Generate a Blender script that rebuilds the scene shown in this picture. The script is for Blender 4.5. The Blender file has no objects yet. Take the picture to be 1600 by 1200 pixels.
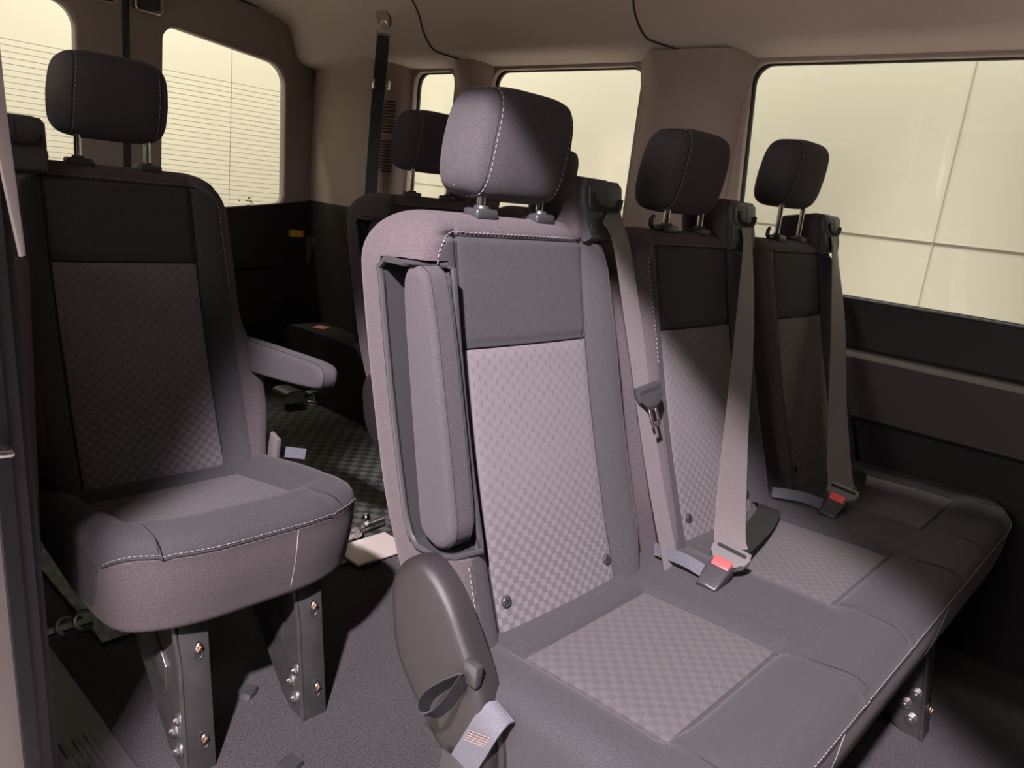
import bpy, bmesh, math, random
import numpy as np
from mathutils import Vector, Matrix

random.seed(7)
COL = bpy.context.scene.collection
SC = bpy.context.scene

# ------------------------------------------------------------------ materials
def new_mat(name):
    m = bpy.data.materials.new(name)
    m.use_nodes = True
    nt = m.node_tree
    b = nt.nodes['Principled BSDF']
    return m, nt, b

def plain(name, col, rough=.6, metal=0., noise=0., nscale=60., bump=0., bscale=300., sheen=0., spec=.5):
    m, nt, b = new_mat(name)
    b.inputs['Base Color'].default_value = (*col, 1)
    b.inputs['Roughness'].default_value = rough
    b.inputs['Metallic'].default_value = metal
    b.inputs['Specular IOR Level'].default_value = spec
    if sheen:
        b.inputs['Sheen Weight'].default_value = sheen
        b.inputs['Sheen Roughness'].default_value = .5
        b.inputs['Sheen Tint'].default_value = (.9, .82, .86, 1)
    tc = nt.nodes.new('ShaderNodeTexCoord')
    if noise:
        n = nt.nodes.new('ShaderNodeTexNoise')
        n.inputs['Scale'].default_value = nscale
        n.inputs['Detail'].default_value = 4
        nt.links.new(tc.outputs['Object'], n.inputs['Vector'])
        r = nt.nodes.new('ShaderNodeValToRGB')
        lo = tuple(c * (1 - noise) for c in col)
        hi = tuple(min(1, c * (1 + noise)) for c in col)
        r.color_ramp.elements[0].position = .3
        r.color_ramp.elements[1].position = .7
        r.color_ramp.elements[0].color = (*lo, 1)
        r.color_ramp.elements[1].color = (*hi, 1)
        nt.links.new(n.outputs['Fac'], r.inputs['Fac'])
        nt.links.new(r.outputs['Color'], b.inputs['Base Color'])
    if bump:
        n2 = nt.nodes.new('ShaderNodeTexNoise')
        n2.inputs['Scale'].default_value = bscale
        n2.inputs['Detail'].default_value = 3
        nt.links.new(tc.outputs['Object'], n2.inputs['Vector'])
        bp = nt.nodes.new('ShaderNodeBump')
        bp.inputs['Strength'].default_value = bump
        bp.inputs['Distance'].default_value = .002
        nt.links.new(n2.outputs['Fac'], bp.inputs['Height'])
        nt.links.new(bp.outputs['Normal'], b.inputs['Normal'])
    return m

def weave(name, axes, light, dark, cu, cv, fade=None, rough=.85, jitter=.12, bump=.35):
    """two-tone basket weave; axes picks the object coordinates that run across and along it"""
    m, nt, b = new_mat(name)
    b.inputs['Roughness'].default_value = rough
    b.inputs['Sheen Weight'].default_value = .06
    N = nt.nodes.new; L = nt.links.new
    tc = N('ShaderNodeTexCoord'); sp = N('ShaderNodeSeparateXYZ')
    L(tc.outputs['Object'], sp.inputs[0])
    def math_(op, a, bb=None):
        n = N('ShaderNodeMath'); n.operation = op
        for i, q in enumerate((a, bb)):
            if q is None: continue
            if isinstance(q, (int, float)): n.inputs[i].default_value = q
            else: L(q, n.inputs[i])
        return n.outputs[0]
    u = math_('DIVIDE', sp.outputs[axes[0]], cu)
    v = math_('DIVIDE', sp.outputs[axes[1]], cv)
    s = math_('ADD', math_('FLOOR', u), math_('FLOOR', v))
    par = math_('ABSOLUTE', math_('MODULO', s, 2.))           # 0 / 1 checks
    fu = math_('ABSOLUTE', math_('SUBTRACT', math_('FRACT', u), .5))
    fv = math_('ABSOLUTE', math_('SUBTRACT', math_('FRACT', v), .5))
    edge = math_('GREATER_THAN', math_('MAXIMUM', fu, fv), .43)
    if fade is not None:                                       # flatter, finer look high on the panel
        f = N('ShaderNodeMapRange'); f.inputs[1].default_value = fade[0]; f.inputs[2].default_value = fade[1]
        f.inputs[3].default_value = 1.; f.inputs[4].default_value = fade[2]
        L(sp.outputs[axes[1]], f.inputs[0])
        inv = math_('SUBTRACT', 1., par)
        par = math_('SUBTRACT', 1., math_('MULTIPLY', inv, f.outputs[0]))
        tick = math_('MULTIPLY', math_('LESS_THAN', fu, .13), math_('LESS_THAN', fv, .36))
        tick = math_('MULTIPLY', tick, inv)
        tick = math_('MULTIPLY', tick, math_('SUBTRACT', 1., f.outputs[0]))
        par = math_('SUBTRACT', par, math_('MULTIPLY', tick, .95))
    no = N('ShaderNodeTexNoise'); no.inputs['Scale'].default_value = 520.
    L(tc.outputs['Object'], no.inputs['Vector'])
    j = math_('MULTIPLY', math_('SUBTRACT', no.outputs['Fac'], .5), jitter * 4)
    fac = math_('ADD', math_('SUBTRACT', par, math_('MULTIPLY', edge, .22)), j)
    mx = N('ShaderNodeMix'); mx.data_type = 'RGBA'
    mx.inputs['A'].default_value = (*dark, 1); mx.inputs['B'].default_value = (*light, 1)
    L(fac, mx.inputs['Factor']); L(mx.outputs['Result'], b.inputs['Base Color'])
    bp = N('ShaderNodeBump'); bp.inputs['Strength'].default_value = bump; bp.inputs['Distance'].default_value = .0015
    L(fac, bp.inputs['Height']); L(bp.outputs['Normal'], b.inputs['Normal'])
    return m

FABRIC = plain('charcoal_fabric', (.041, .0385, .042), .9, noise=.45, nscale=1000, bump=.3, bscale=1300, sheen=.08, spec=.2)
FABRIC_SIDE = plain('charcoal_side_fabric', (.069, .056, .059), .9, noise=.5, nscale=950, bump=.3, bscale=1200, sheen=.10, spec=.2)
FABRIC_HEAD = plain('charcoal_headrest_fabric', (.054, .048, .052), .9, noise=.45, nscale=1000, bump=.3, bscale=1300, sheen=.06, spec=.2)
WEAVE_BACK = weave('woven_back_fabric', ('X', 'Z'), (.140, .123, .129), (.092, .081, .084), .0108, .0092, fade=(.47, .62, .10))
WEAVE_SEAT = weave('woven_seat_fabric', ('X', 'Y'), (.076, .067, .069), (.060, .053, .055), .0112, .0105)
PLASTIC = plain('black_plastic', (.035, .034, .036), .34, bump=.15, bscale=900)
PLASTIC_SHIELD = plain('brown_black_shield_plastic', (.018, .0150, .0160), .5, bump=.2, bscale=1500)
PLASTIC_GUIDE = plain('grey_guide_plastic', (.05, .05, .052), .5)
CHROME = plain('chrome', (.82, .8, .78), .16, 1.)
STEEL = plain('zinc_steel', (.66, .62, .60), .33, 1., noise=.25, nscale=140)
COPPER = plain('copper_bolt', (.72, .52, .42), .35, 1., noise=.3, nscale=220)
BLACK_STEEL = plain('black_painted_steel', (.055, .052, .051), .33, .3, noise=.2, nscale=30)
THREAD = plain('pale_thread', (.26, .23, .23), .8)
THREAD_BROWN = plain('brown_thread', (.20, .145, .125), .8)
SEAM = plain('seam_shadow_line', (.012, .011, .012), .95)
RED = plain('red_button', (.75, .07, .07), .4)
WEB = plain('belt_webbing', (.080, .066, .066), .55, noise=.2, nscale=700, bump=.4, bscale=900, sheen=.3)
WEB_DARK = plain('black_belt_webbing', (.012, .012, .013), .5, noise=.2, nscale=600, bump=.25, bscale=900)
WEB_GREY = plain('grey_blue_webbing', (.095, .095, .112), .6, noise=.25, nscale=600, bump=.4, bscale=900)
TONGUE_GREY = plain('grey_tongue_plastic', (.12, .11, .11), .38)
CARPET = plain('charcoal_carpet', (.032, .029, .031), .95, noise=.8, nscale=300, bump=.8, bscale=500, sheen=.2, spec=.1)
MAT = weave('rubber_mat', ('X', 'Y'), (.070, .080, .070), (.016, .018, .016), .030, .030, rough=.5, jitter=.03, bump=1.)
HEADLINER = plain('headliner_cloth', (.52, .45, .42), .95, noise=.06, nscale=500, bump=.15, bscale=900, spec=.1)
TRIM = plain('grey_beige_trim', (.38, .305, .273), .6, noise=.04, nscale=300, bump=.1, bscale=700, spec=.3)
DOOR_TRIM = plain('rear_door_trim', (.34, .29, .272), .6, noise=.05, nscale=200, spec=.3)
LOWER = plain('dark_lower_trim', (.024, .020, .0195), .62, bump=.15, bscale=800, spec=.3)
LOWER_PANEL = plain('dark_cloth_panel', (.085, .070, .068), .8, noise=.08, nscale=400, spec=.2)
RUBBER = plain('black_rubber_seal', (.028, .027, .032), .5, bump=.1, bscale=200)
RUBBER_SOFT = plain('soft_grey_seal', (.05, .046, .052), .55)
PAINT = plain('grey_body_paint', (.42, .37, .37), .4)
SILL = plain('sill_plastic', (.07, .063, .07), .5, bump=.1, bscale=500)
OUT = plain('white_garage_wall', (.60, .58, .51), .8, noise=.03, nscale=1.1)
OUT_LINE = plain('panel_joint', (.45, .42, .35), .8)
CONCRETE = plain('garage_floor', (.62, .57, .53), .8, noise=.1, nscale=6)
YELLOW = plain('yellow_marker', (.72, .43, .03), .5)
GREEN = plain('green_marker', (.05, .16, .08), .5)
REDM = plain('dark_red_marker', (.30, .03, .04), .5)
PAPER = plain('orange_paper', (.62, .26, .14), .8)
LINE = plain('heater_line', (.33, .29, .22), .6)

def glass_mat():
    m = bpy.data.materials.new('window_glass'); m.use_nodes = True
    nt = m.node_tree; nt.nodes.clear()
    o = nt.nodes.new('ShaderNodeOutputMaterial'); t = nt.nodes.new('ShaderNodeBsdfTransparent')
    g = nt.nodes.new('ShaderNodeBsdfGlossy'); mx = nt.nodes.new('ShaderNodeMixShader')
    t.inputs['Color'].default_value = (.94, .94, .90, 1); g.inputs['Roughness'].default_value = .02
    mx.inputs[0].default_value = .04; nt.links.new(t.outputs[0], mx.inputs[1]); nt.links.new(g.outputs[0], mx.inputs[2])
    nt.links.new(mx.outputs[0], o.inputs[0])
    return m
GLASS = glass_mat()

# ------------------------------------------------------------------ object helpers
def link(name, me, mats, parent=None, loc=(0, 0, 0), smooth=True, angle=40):
    if not isinstance(mats, (list, tuple)): mats = [mats]
    for m in mats: me.materials.append(m)
    if smooth:
        for p in me.polygons: p.use_smooth = True
        me.set_sharp_from_angle(angle=math.radians(angle))
    o = bpy.data.objects.new(name, me); COL.objects.link(o)
    o.location = loc
    if parent is not None: o.parent = parent
    return o

def obj(name, bm, mats, parent=None, loc=(0, 0, 0), smooth=True, angle=40):
    bmesh.ops.recalc_face_normals(bm, faces=bm.faces)
    me = bpy.data.meshes.new(name); bm.to_mesh(me); bm.free()
    return link(name, me, mats, parent, loc, smooth, angle)

def thing(name, label, cat, loc=(0, 0, 0), group=None):
    o = bpy.data.objects.new(name, None); COL.objects.link(o)
    o.location = loc; o.empty_display_size = .05
    o['label'] = label; o['category'] = cat
    if group: o['group'] = group
    return o

def tag(o, label, cat, group=None):
    o['label'] = label; o['category'] = cat
    if group: o['group'] = group
    return o

def struct(o, label=None):
    o['kind'] = 'structure'
    if label: o['label'] = label
    return o

def add_box(bm, lo, hi, bev=0., seg=2, mat=0, M=None):
    x0, y0, z0 = lo; x1, y1, z1 = hi
    vs = [bm.verts.new(p) for p in ((x0, y0, z0), (x1, y0, z0), (x1, y1, z0), (x0, y1, z0), (x0, y0, z1), (x1, y0, z1), (x1, y1, z1), (x0, y1, z1))]
    fs = [bm.faces.new([vs[i] for i in f]) for f in ((0, 3, 2, 1), (4, 5, 6, 7), (0, 1, 5, 4), (1, 2, 6, 5), (2, 3, 7, 6), (3, 0, 4, 7))]
    for f in fs: f.material_index = mat
    if bev:
        es = list({e for f in fs for e in f.edges})
        r = bmesh.ops.bevel(bm, geom=es, offset=bev, segments=seg, affect='EDGES', profile=.5)
        vs = list({v for f in r['faces'] for v in f.verts} | {v for v in vs if v.is_valid})
        for f in r['faces']: f.material_index = mat
    if M is not None:
        for v in vs: v.co = M @ v.co
    return vs

def add_prism(bm, pts, axis, a, b, bev=0., seg=2, mat=0):
    """closed polygon given in the two other axes, extruded along axis from a to b"""
    def P(p, t):
        if axis == 'x': return (t, p[0], p[1])
        if axis == 'y': return (p[0], t, p[1])
        return (p[0], p[1], t)
    v0 = [bm.verts.new(P(p, a)) for p in pts]; v1 = [bm.verts.new(P(p, b)) for p in pts]
    fs = [bm.faces.new(v0[::-1]), bm.faces.new(v1)]
    n = len(pts)
    side = []
    for i in range(n):
        side.append(bm.faces.new((v0[i], v0[(i + 1) % n], v1[(i + 1) % n], v1[i])))
    for f in fs + side: f.material_index = mat
    if bev:
        es = list(set(fs[0].edges) | set(fs[1].edges))
        r = bmesh.ops.bevel(bm, geom=es, offset=bev, segments=seg, affect='EDGES', profile=.5)
        for f in r['faces']: f.material_index = mat

def add_tube(bm, pts, r, n=8, closed=False, mat=0, caps=True):
    pts = [Vector(p) for p in pts]; rings = []
    up = None
    N = len(pts)
    for i, p in enumerate(pts):
        a = pts[i - 1] if (i or closed) else pts[i]
        b = pts[(i + 1) % N] if (i < N - 1 or closed) else pts[i]
        d = (b - a).normalized()
        if up is None:
            up = Vector((0, 0, 1)) if abs(d.z) < .9 else Vector((0, 1, 0))
        s = d.cross(up).normalized(); up = s.cross(d).normalized()
        rr = r[i] if isinstance(r, (list, tuple)) else r
        rings.append([bm.verts.new(p + (s * math.cos(2 * math.pi * k / n) + up * math.sin(2 * math.pi * k / n)) * rr) for k in range(n)])
    m = N if closed else N - 1
    for i in range(m):
        A, B = rings[i], rings[(i + 1) % N]
        for k in range(n):
            f = bm.faces.new((A[k], A[(k + 1) % n], B[(k + 1) % n], B[k])); f.material_index = mat
    if caps and not closed:
        for R_ in (rings[0][::-1], rings[-1]):
            f = bm.faces.new(R_); f.material_index = mat

def add_cyl(bm, c, d, r, h, n=20, mat=0, bev=0.):
    d = Vector(d).normalized(); c = Vector(c)
    if bev:
        add_tube(bm, [c, c + d * (h - bev), c + d * h], [r, r, r - bev], n, mat=mat)
    else:
        add_tube(bm, [c, c + d * h], r, n, mat=mat)

def add_ico(bm, c, r, sc=(1, 1, 1), sub=2, mat=0):
    g = bmesh.ops.create_icosphere(bm, subdivisions=sub, radius=r)
    for v in g['verts']:
        v.co = Vector((v.co.x * sc[0], v.co.y * sc[1], v.co.z * sc[2])) + Vector(c)
        for f in v.link_faces: f.material_index = mat

def catmull(P, k=8):
    P = [Vector(p) for p in P]; out = []
    for i in range(len(P) - 1):
        p0 = P[max(i - 1, 0)]; p1 = P[i]; p2 = P[i + 1]; p3 = P[min(i + 2, len(P) - 1)]
        for j in range(k):
            t = j / k
            out.append(.5 * ((2 * p1) + (p2 - p0) * t + (2 * p0 - 5 * p1 + 4 * p2 - p3) * t * t + (3 * p1 - p0 - 3 * p2 + p3) * t ** 3))
    out.append(P[-1]); return out

def add_ribbon(bm, pts, widths, w, th=.0016, k=8, mat=0):
    """flat webbing: centre line pts with a width direction per point"""
    C = catmull(pts, k); W = catmull(widths, k)
    rows = []
    for i, c in enumerate(C):
        d = (C[min(i + 1, len(C) - 1)] - C[max(i - 1, 0)]).normalized()
        wd = W[i].normalized(); wd = (wd - d * wd.dot(d)).normalized(); nn = d.cross(wd)
        rows.append([bm.verts.new(c + wd * (s * w / 2) + nn * (t * th / 2)) for s, t in ((-1, -1), (1, -1), (1, 1), (-1, 1))])
    for i in range(len(rows) - 1):
        for q in range(4):
            f = bm.faces.new((rows[i][q], rows[i][(q + 1) % 4], rows[i + 1][(q + 1) % 4], rows[i + 1][q])); f.material_index = mat
    bm.faces.new(rows[0][::-1]).material_index = mat; bm.faces.new(rows[-1]).material_index = mat

def add_stitch(bm, pts, dash=.0046, gap=.0034, r=.00065, mat=0):
    """dashes of thread laid along a polyline"""
    pts = [Vector(p) for p in pts]
    seg = [(pts[i + 1] - pts[i]).length for i in range(len(pts) - 1)]
    cum = [0]
    for s in seg: cum.append(cum[-1] + s)
    def at(t):
        for i in range(len(seg)):
            if t <= cum[i + 1] or i == len(seg) - 1:
                return pts[i].lerp(pts[i + 1], (t - cum[i]) / max(seg[i], 1e-9))
    t = 0
    while t + dash < cum[-1]:
        a, b = at(t), at(t + dash)
        add_tube(bm, [a, b], r, 4, mat=mat)
        t += dash + gap

def grid_faces(bm, rows, closed=False, mat=0):
    for i in range(len(rows) - 1):
        A, B = rows[i], rows[i + 1]; n = len(A)
        for k in range(n if closed else n - 1):
            f = bm.faces.new((A[k], A[(k + 1) % n], B[(k + 1) % n], B[k])); f.material_index = mat

def rrect(y0, z0, y1, z1, r, n=8):
    out = []
    rs = r if isinstance(r, (list, tuple)) else (r,) * 4
    for (cy, cz, a0, q) in ((y0 + rs[0], z0 + rs[0], 180, rs[0]), (y1 - rs[1], z0 + rs[1], 270, rs[1]), (y1 - rs[2], z1 - rs[2], 0, rs[2]), (y0 + rs[3], z1 - rs[3], 90, rs[3])):
        for k in range(n + 1):
            a = math.radians(a0 + 90 * k / n)
            out.append((cy + q * math.cos(a), cz + q * math.sin(a)))
    return out

def plate(name, outlines, th, bev, M, mats, parent=None):
    """flat panel with holes, first outline outside, the rest holes; M carries its plane into the van"""
    cu = bpy.data.curves.new(name, 'CURVE'); cu.dimensions = '2D'; cu.fill_mode = 'BOTH'
    cu.extrude = th / 2 - bev; cu.bevel_depth = bev; cu.bevel_resolution = 2
    for pts in outlines:
        s = cu.splines.new('POLY'); s.points.add(len(pts) - 1)
        for p, q in zip(s.points, pts): p.co = (q[0], q[1], 0, 1)
        s.use_cyclic_u = True
    tmp = bpy.data.objects.new('tmp', cu); COL.objects.link(tmp)
    dg = bpy.context.evaluated_depsgraph_get(); dg.update()
    me = bpy.data.meshes.new_from_object(tmp.evaluated_get(dg))
    bpy.data.objects.remove(tmp); bpy.data.curves.remove(cu)
    me.materials.clear(); me.name = name
    me.transform(M)
    return link(name, me, mats, parent)

def frame_x(x):      # plane coordinates (y, z) at a fixed x
    return Matrix(((0, 0, 1, x), (1, 0, 0, 0), (0, 1, 0, 0), (0, 0, 0, 1)))
def frame_y(y):      # plane coordinates (x, z) at a fixed y
    return Matrix(((1, 0, 0, 0), (0, 0, -1, y), (0, 1, 0, 0), (0, 0, 0, 1)))

def sm(t): t = min(1, max(0, t)); return t * t * (3 - 2 * t)
def rnd(t): return 1 - math.sqrt(max(0, 1 - min(1, max(0, t)) ** 2))

# ------------------------------------------------------------------ seat shapes
# seat-local frame: x across, y towards the rear with 0 at the headrest posts, z up from the floor
ZT = .965
def yfront(z):
    s = (z - .405) / .53
    return -.193 + .215 * s - .052 * s * s
NOTCH_X, NOTCH_Z0, NOTCH_Z1 = .165, .534, .902

class Back:
    """one backrest; side = +1/-1 for the side that carries the armrest, 0 for none; bell = side of the belt tower"""
    def __init__(self, arm, hw=.212, hwa=.224):
        self.arm = arm; self.flare = 0
        self.hl = hwa if arm < 0 else hw
        self.hr = hwa if arm > 0 else hw
    def half(self, z, s):
        h = self.hl if s < 0 else self.hr
        R = .085
        t = (z - (ZT - R)) / R
        h -= R * rnd(t) * .9
        if z < .50: h -= .02 * sm((.50 - z) / .12)
        if self.flare and s > 0: h += self.flare * sm((.70 - z) / .16)
        return h
    def notch(self, x, z):
        return self.arm and x * self.arm > NOTCH_X and NOTCH_Z0 < z < NOTCH_Z1
    def front(self, x, z, notch=True):
        h = self.half(z, x); ax = abs(x)
        y = yfront(z)
        if notch and self.notch(x, z): return y + .058
        if ax > .137:
            y -= .026 * math.sin(math.pi / 2 * min(1, (ax - .137) / .05)) * (.6 + .4 * sm((.95 - z) / .2))
        y += .003 * math.exp(-((ax - .137) / .006) ** 2)
        if ax < .137:
            y -= .004 * (1 - (ax / .137) ** 2)
            y += .004 * math.exp(-((z - .79) / .005) ** 2)
        y += .004 * math.exp(-((z - .938) / .004) ** 2)
        y += .028 * rnd((z - (ZT - .028)) / .028)
        rc = .034
        if ax > h - rc:
            t = (ax - (h - rc)) / rc
            y += rc * rnd(t)
        return y
    def rear(self, x, z):
        h = self.half(z, x); ax = abs(x)
        y = yfront(z) + .125 - .02 * sm((.6 - z) / .2)
        y -= .055 * rnd((z - (ZT - .07)) / .07)
        rc = .04
        if ax > h - rc: y -= rc * rnd((ax - (h - rc)) / rc)
        return y
    def mesh(self):
        us = list(np.concatenate([np.linspace(-1, -.60, 44), np.linspace(-.59, .59, 46), np.linspace(.60, 1, 44)]))
        zs = list(np.linspace(.352, NOTCH_Z0 - .001, 26)) + list(np.linspace(NOTCH_Z0 + .001, NOTCH_Z1 - .002, 58)) + [ZT - .063 * (1 - math.sin(a)) for a in np.linspace(.0, math.pi / 2, 26)]
        bm = bmesh.new(); F = []; B = []
        for z in zs:
            hl, hr = self.half(z, -1), self.half(z, 1)
            xs = [(-hl + (u + 1) / 2 * (hl + hr)) for u in us]
            F.append([bm.verts.new((x, self.front(x, z), z)) for x in xs])
            B.append([bm.verts.new((x, self.rear(x, z), z)) for x in xs])
        grid_faces(bm, F); grid_faces(bm, B, mat=1)
        bm.faces.ensure_lookup_table()
        for f in bm.faces:
            c = f.calc_center_median()
            ex = .188 - max(0, c.z - .895) ** 2 * 22
            if abs(c.x) > ex or c.z > .94: f.material_index = 1
        n = len(us) - 1
        for i in range(len(zs) - 1):
            for k in (0, n):
                bm.faces.new((F[i][k], F[i + 1][k], B[i + 1][k], B[i][k])).material_index = 1
        for R0, R1 in ((F[0], B[0]), (F[-1], B[-1])):
            for k in range(n): bm.faces.new((R0[k], R0[k + 1], R1[k + 1], R1[k])).material_index = 1
        return bm
    def patch(self, x0, x1, z0, z1, off, nx=30, nz=50):
        bm = bmesh.new(); rows = []; back = []
        for j in range(nz + 1):
            z = z0 + (z1 - z0) * j / nz
            rows.append([]); back.append([])
            for i in range(nx + 1):
                x = x0 + (x1 - x0) * i / nx
                e = off if 0 < i < nx and 0 < j < nz else off * .2
                y = yfront(z) - .004 * (1 - (x / .137) ** 2)
                rows[-1].append(bm.verts.new((x, y - e, z))); back[-1].append(bm.verts.new((x, y + .006, z)))
        grid_faces(bm, rows); grid_faces(bm, back)
        for j in range(nz):
            for k in (0, nx): bm.faces.new((rows[j][k], rows[j + 1][k], back[j + 1][k], back[j][k]))
        for j in (0, nz):
            for k in range(nx): bm.faces.new((rows[j][k], rows[j][k + 1], back[j][k + 1], back[j][k]))
        return bm

BACKS = {a: Back(a) for a in (-1, 0, 1)}
BACKS[3] = Back(0, hw=.212); BACKS[3].hr = .226; BACKS[3].flare = .018   # wall-side place, a little wider
BACKS[2] = Back(0); BACKS[2].hr = .218; BACKS[2].flare = .036      # lower wing widening past the armrest pivot
MESH_CACHE = {}
def cached(key, maker, mats, angle=40):
    """mesh data made once and shared by every copy of that part"""
    if key not in MESH_CACHE:
        bm = maker(); bmesh.ops.recalc_face_normals(bm, faces=bm.faces)
        me = bpy.data.meshes.new(key); bm.to_mesh(me); bm.free()
        for m in (mats if isinstance(mats, (list, tuple)) else [mats]): me.materials.append(m)
        for p in me.polygons: p.use_smooth = True
        me.set_sharp_from_angle(angle=math.radians(angle))
        MESH_CACHE[key] = me
    return MESH_CACHE[key]
def put(name, me, parent, loc=(0, 0, 0), rot=(0, 0, 0)):
    o = bpy.data.objects.new(name, me); COL.objects.link(o); o.parent = parent; o.location = loc; o.rotation_euler = rot
    return o

# headrest: rounded block, |x/a|^n + |y/b|^n + |z/c|^n = 1
HA, HB, HC, HN = .103, .050, .078, 4.6
HEAD_Y, HEAD_Z = .020, 1.064
def head_warp(p):
    x, y, z = p
    t = z / HC
    x *= 1 - .06 * max(0, t) - .015 * max(0, -t)
    y += -.006 * (1 - (x / HA) ** 2) * (1 if y < 0 else 0)          # slightly domed face
    y += .010 * t * t * (1 if y < 0 else -.6) * .5
    y -= .010 * t                                                    # leans forward at the top
    return (x, y + HEAD_Y, z + HEAD_Z)
def spow(c, e): return math.copysign(abs(c) ** e, c)
def head_mesh():
    bm = bmesh.new(); rows = []; e = 2 / HN
    for i in range(1, 40):
        ph = -math.pi / 2 + math.pi * i / 40
        cz, sz = spow(math.cos(ph), e), spow(math.sin(ph), e)
        rows.append([bm.verts.new(head_warp((HA * spow(math.cos(t), e) * cz, HB * spow(math.sin(t), e) * cz, HC * sz))) for t in (2 * math.pi * k / 72 for k in range(72))])
    grid_faces(bm, rows, True)
    bm.faces.new(rows[0][::-1]); bm.faces.new(rows[-1])
    return bm
def head_seam(x, off=.0008, a0=-1.35, a1=2.2):
    rem = 1 - abs(x / HA) ** HN
    out = []
    for k in range(44):
        a = a0 + (a1 - a0) * k / 43
        c, s = math.cos(a), math.sin(a)
        q = (rem ** (1 / HN)) / ((abs(c) ** HN + abs(s) ** HN) ** (1 / HN))
        out.append(head_warp((x, -(HB + off) * c * q, (HC + off) * s * q)))
    return out
def head_stitch_mesh(s):
    bm = bmesh.new()
    P = head_seam(s * .077); Q = head_seam(s * .081, .0002)
    add_stitch(bm, P, mat=0); add_tube(bm, Q, .0007, 4, mat=1)
    R_ = [Vector(p) for p in head_seam(s * .0945, .0012, -1.2, 1.2)]
    add_stitch(bm, [(p.x, HEAD_Y + .012 + (p.y - HEAD_Y) * .25, p.z) for p in R_])
    return bm

def post_mesh():
    bm = bmesh.new(); add_tube(bm, [(0, 0, -.10), (0, .002, .05)], .0062, 16); return bm
def collar_mesh():
    bm = bmesh.new()
    add_box(bm, (-.022, -.016, -.006), (.022, .016, .010), .005, 3)
    add_tube(bm, [(0, 0, .006), (0, 0, .014)], [.013, .010], 18)
    add_box(bm, (.020, -.006, .0), (.027, .006, .008), .002, 2)
    return bm
def hook_collar_mesh():
    bm = collar_mesh()
    add_tube(bm, [(-.020, 0, .003), (-.045, 0, .003), (-.055, 0, .009), (-.056, 0, .019), (-.049, 0, .025)], [.005, .005, .005, .0045, .004], 10)
    return bm

def guide_hump_mesh():
    bm = bmesh.new()
    add_box(bm, (-.056, -.013, -.052), (.050, .095, .052), .014, 4)
    return bm
def guide_face_mesh():
    """plastic belt outlet: bevelled block, raised rim, dark smile slot, clip disc"""
    bm = bmesh.new()
    add_prism(bm, [(-.052, .030), (-.046, .046), (.044, .046), (.052, .036), (.052, -.004), (.046, -.020), (.052, -.048), (-.040, -.052), (-.044, -.012), (-.052, .004)], 'y', -.026, -.008, .006, 3)
    add_prism(bm, rrect(-.042, -.004, .046, .040, .008, 4), 'y', -.030, -.02, .002, 2, mat=1)
    add_tube(bm, [(-.036, -.031, .024), (-.035, -.031, .012), (-.026, -.031, .003), (.0, -.031, -.001), (.028, -.031, .000), (.038, -.031, .008), (.041, -.031, .016)], .0042, 8, mat=2)
    add_tube(bm, [(.002, -.0302, .004), (.002, -.0302, .039)], .0006, 4, mat=2)
    add_cyl(bm, (-.026, -.025, -.030), (0, -1, 0), .011, .003, 20, mat=1, bev=.001)
    return bm

# armrest in its own frame: a = length from the pivot, b = thickness, x = width
def armrest_mesh():
    prof = []
    pts = [(-.022, -.028), (-.010, -.044), (.02, -.048), (.20, -.040), (.285, -.034), (.312, -.024), (.318, -.004), (.312, .018), (.292, .032), (.20, .040), (.03, .044), (-.008, .040), (-.024, .022), (-.030, -.004)]
    C = catmull([(p[0], p[1], 0) for p in pts + [pts[0]]], 4)[:-1]
    C = [Vector((c.x * 1.06, c.y * .74, 0)) for c in C]
    bm = bmesh.new(); rows = []
    W = .023
    for j in range(13):
        t = -1 + 2 * j / 12
        x = W * math.sin(t * math.pi / 2)
        k = 1 - .011 / .04 * (1 - math.sqrt(max(0, 1 - max(0, (abs(x) - (W - .011)) / .011) ** 2)))
        cx = Vector((.145, 0, 0))
        rows.append([bm.verts.new((x, cx.x + (c.x - cx.x) * (1 - (1 - k) * .3), c.y * k)) for c in C])
    grid_faces(bm, rows, True)
    bm.faces.new(rows[0][::-1]); bm.faces.new(rows[-1])
    bm2 = bm
    for s in (-1, 1):
        add_tube(bm2, [(s * .0135, .145 + (c.x - .145) * 1.0, c.y * 1.0) for c in C], .0008, 4, closed=True, mat=1)
    return bm2

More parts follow.
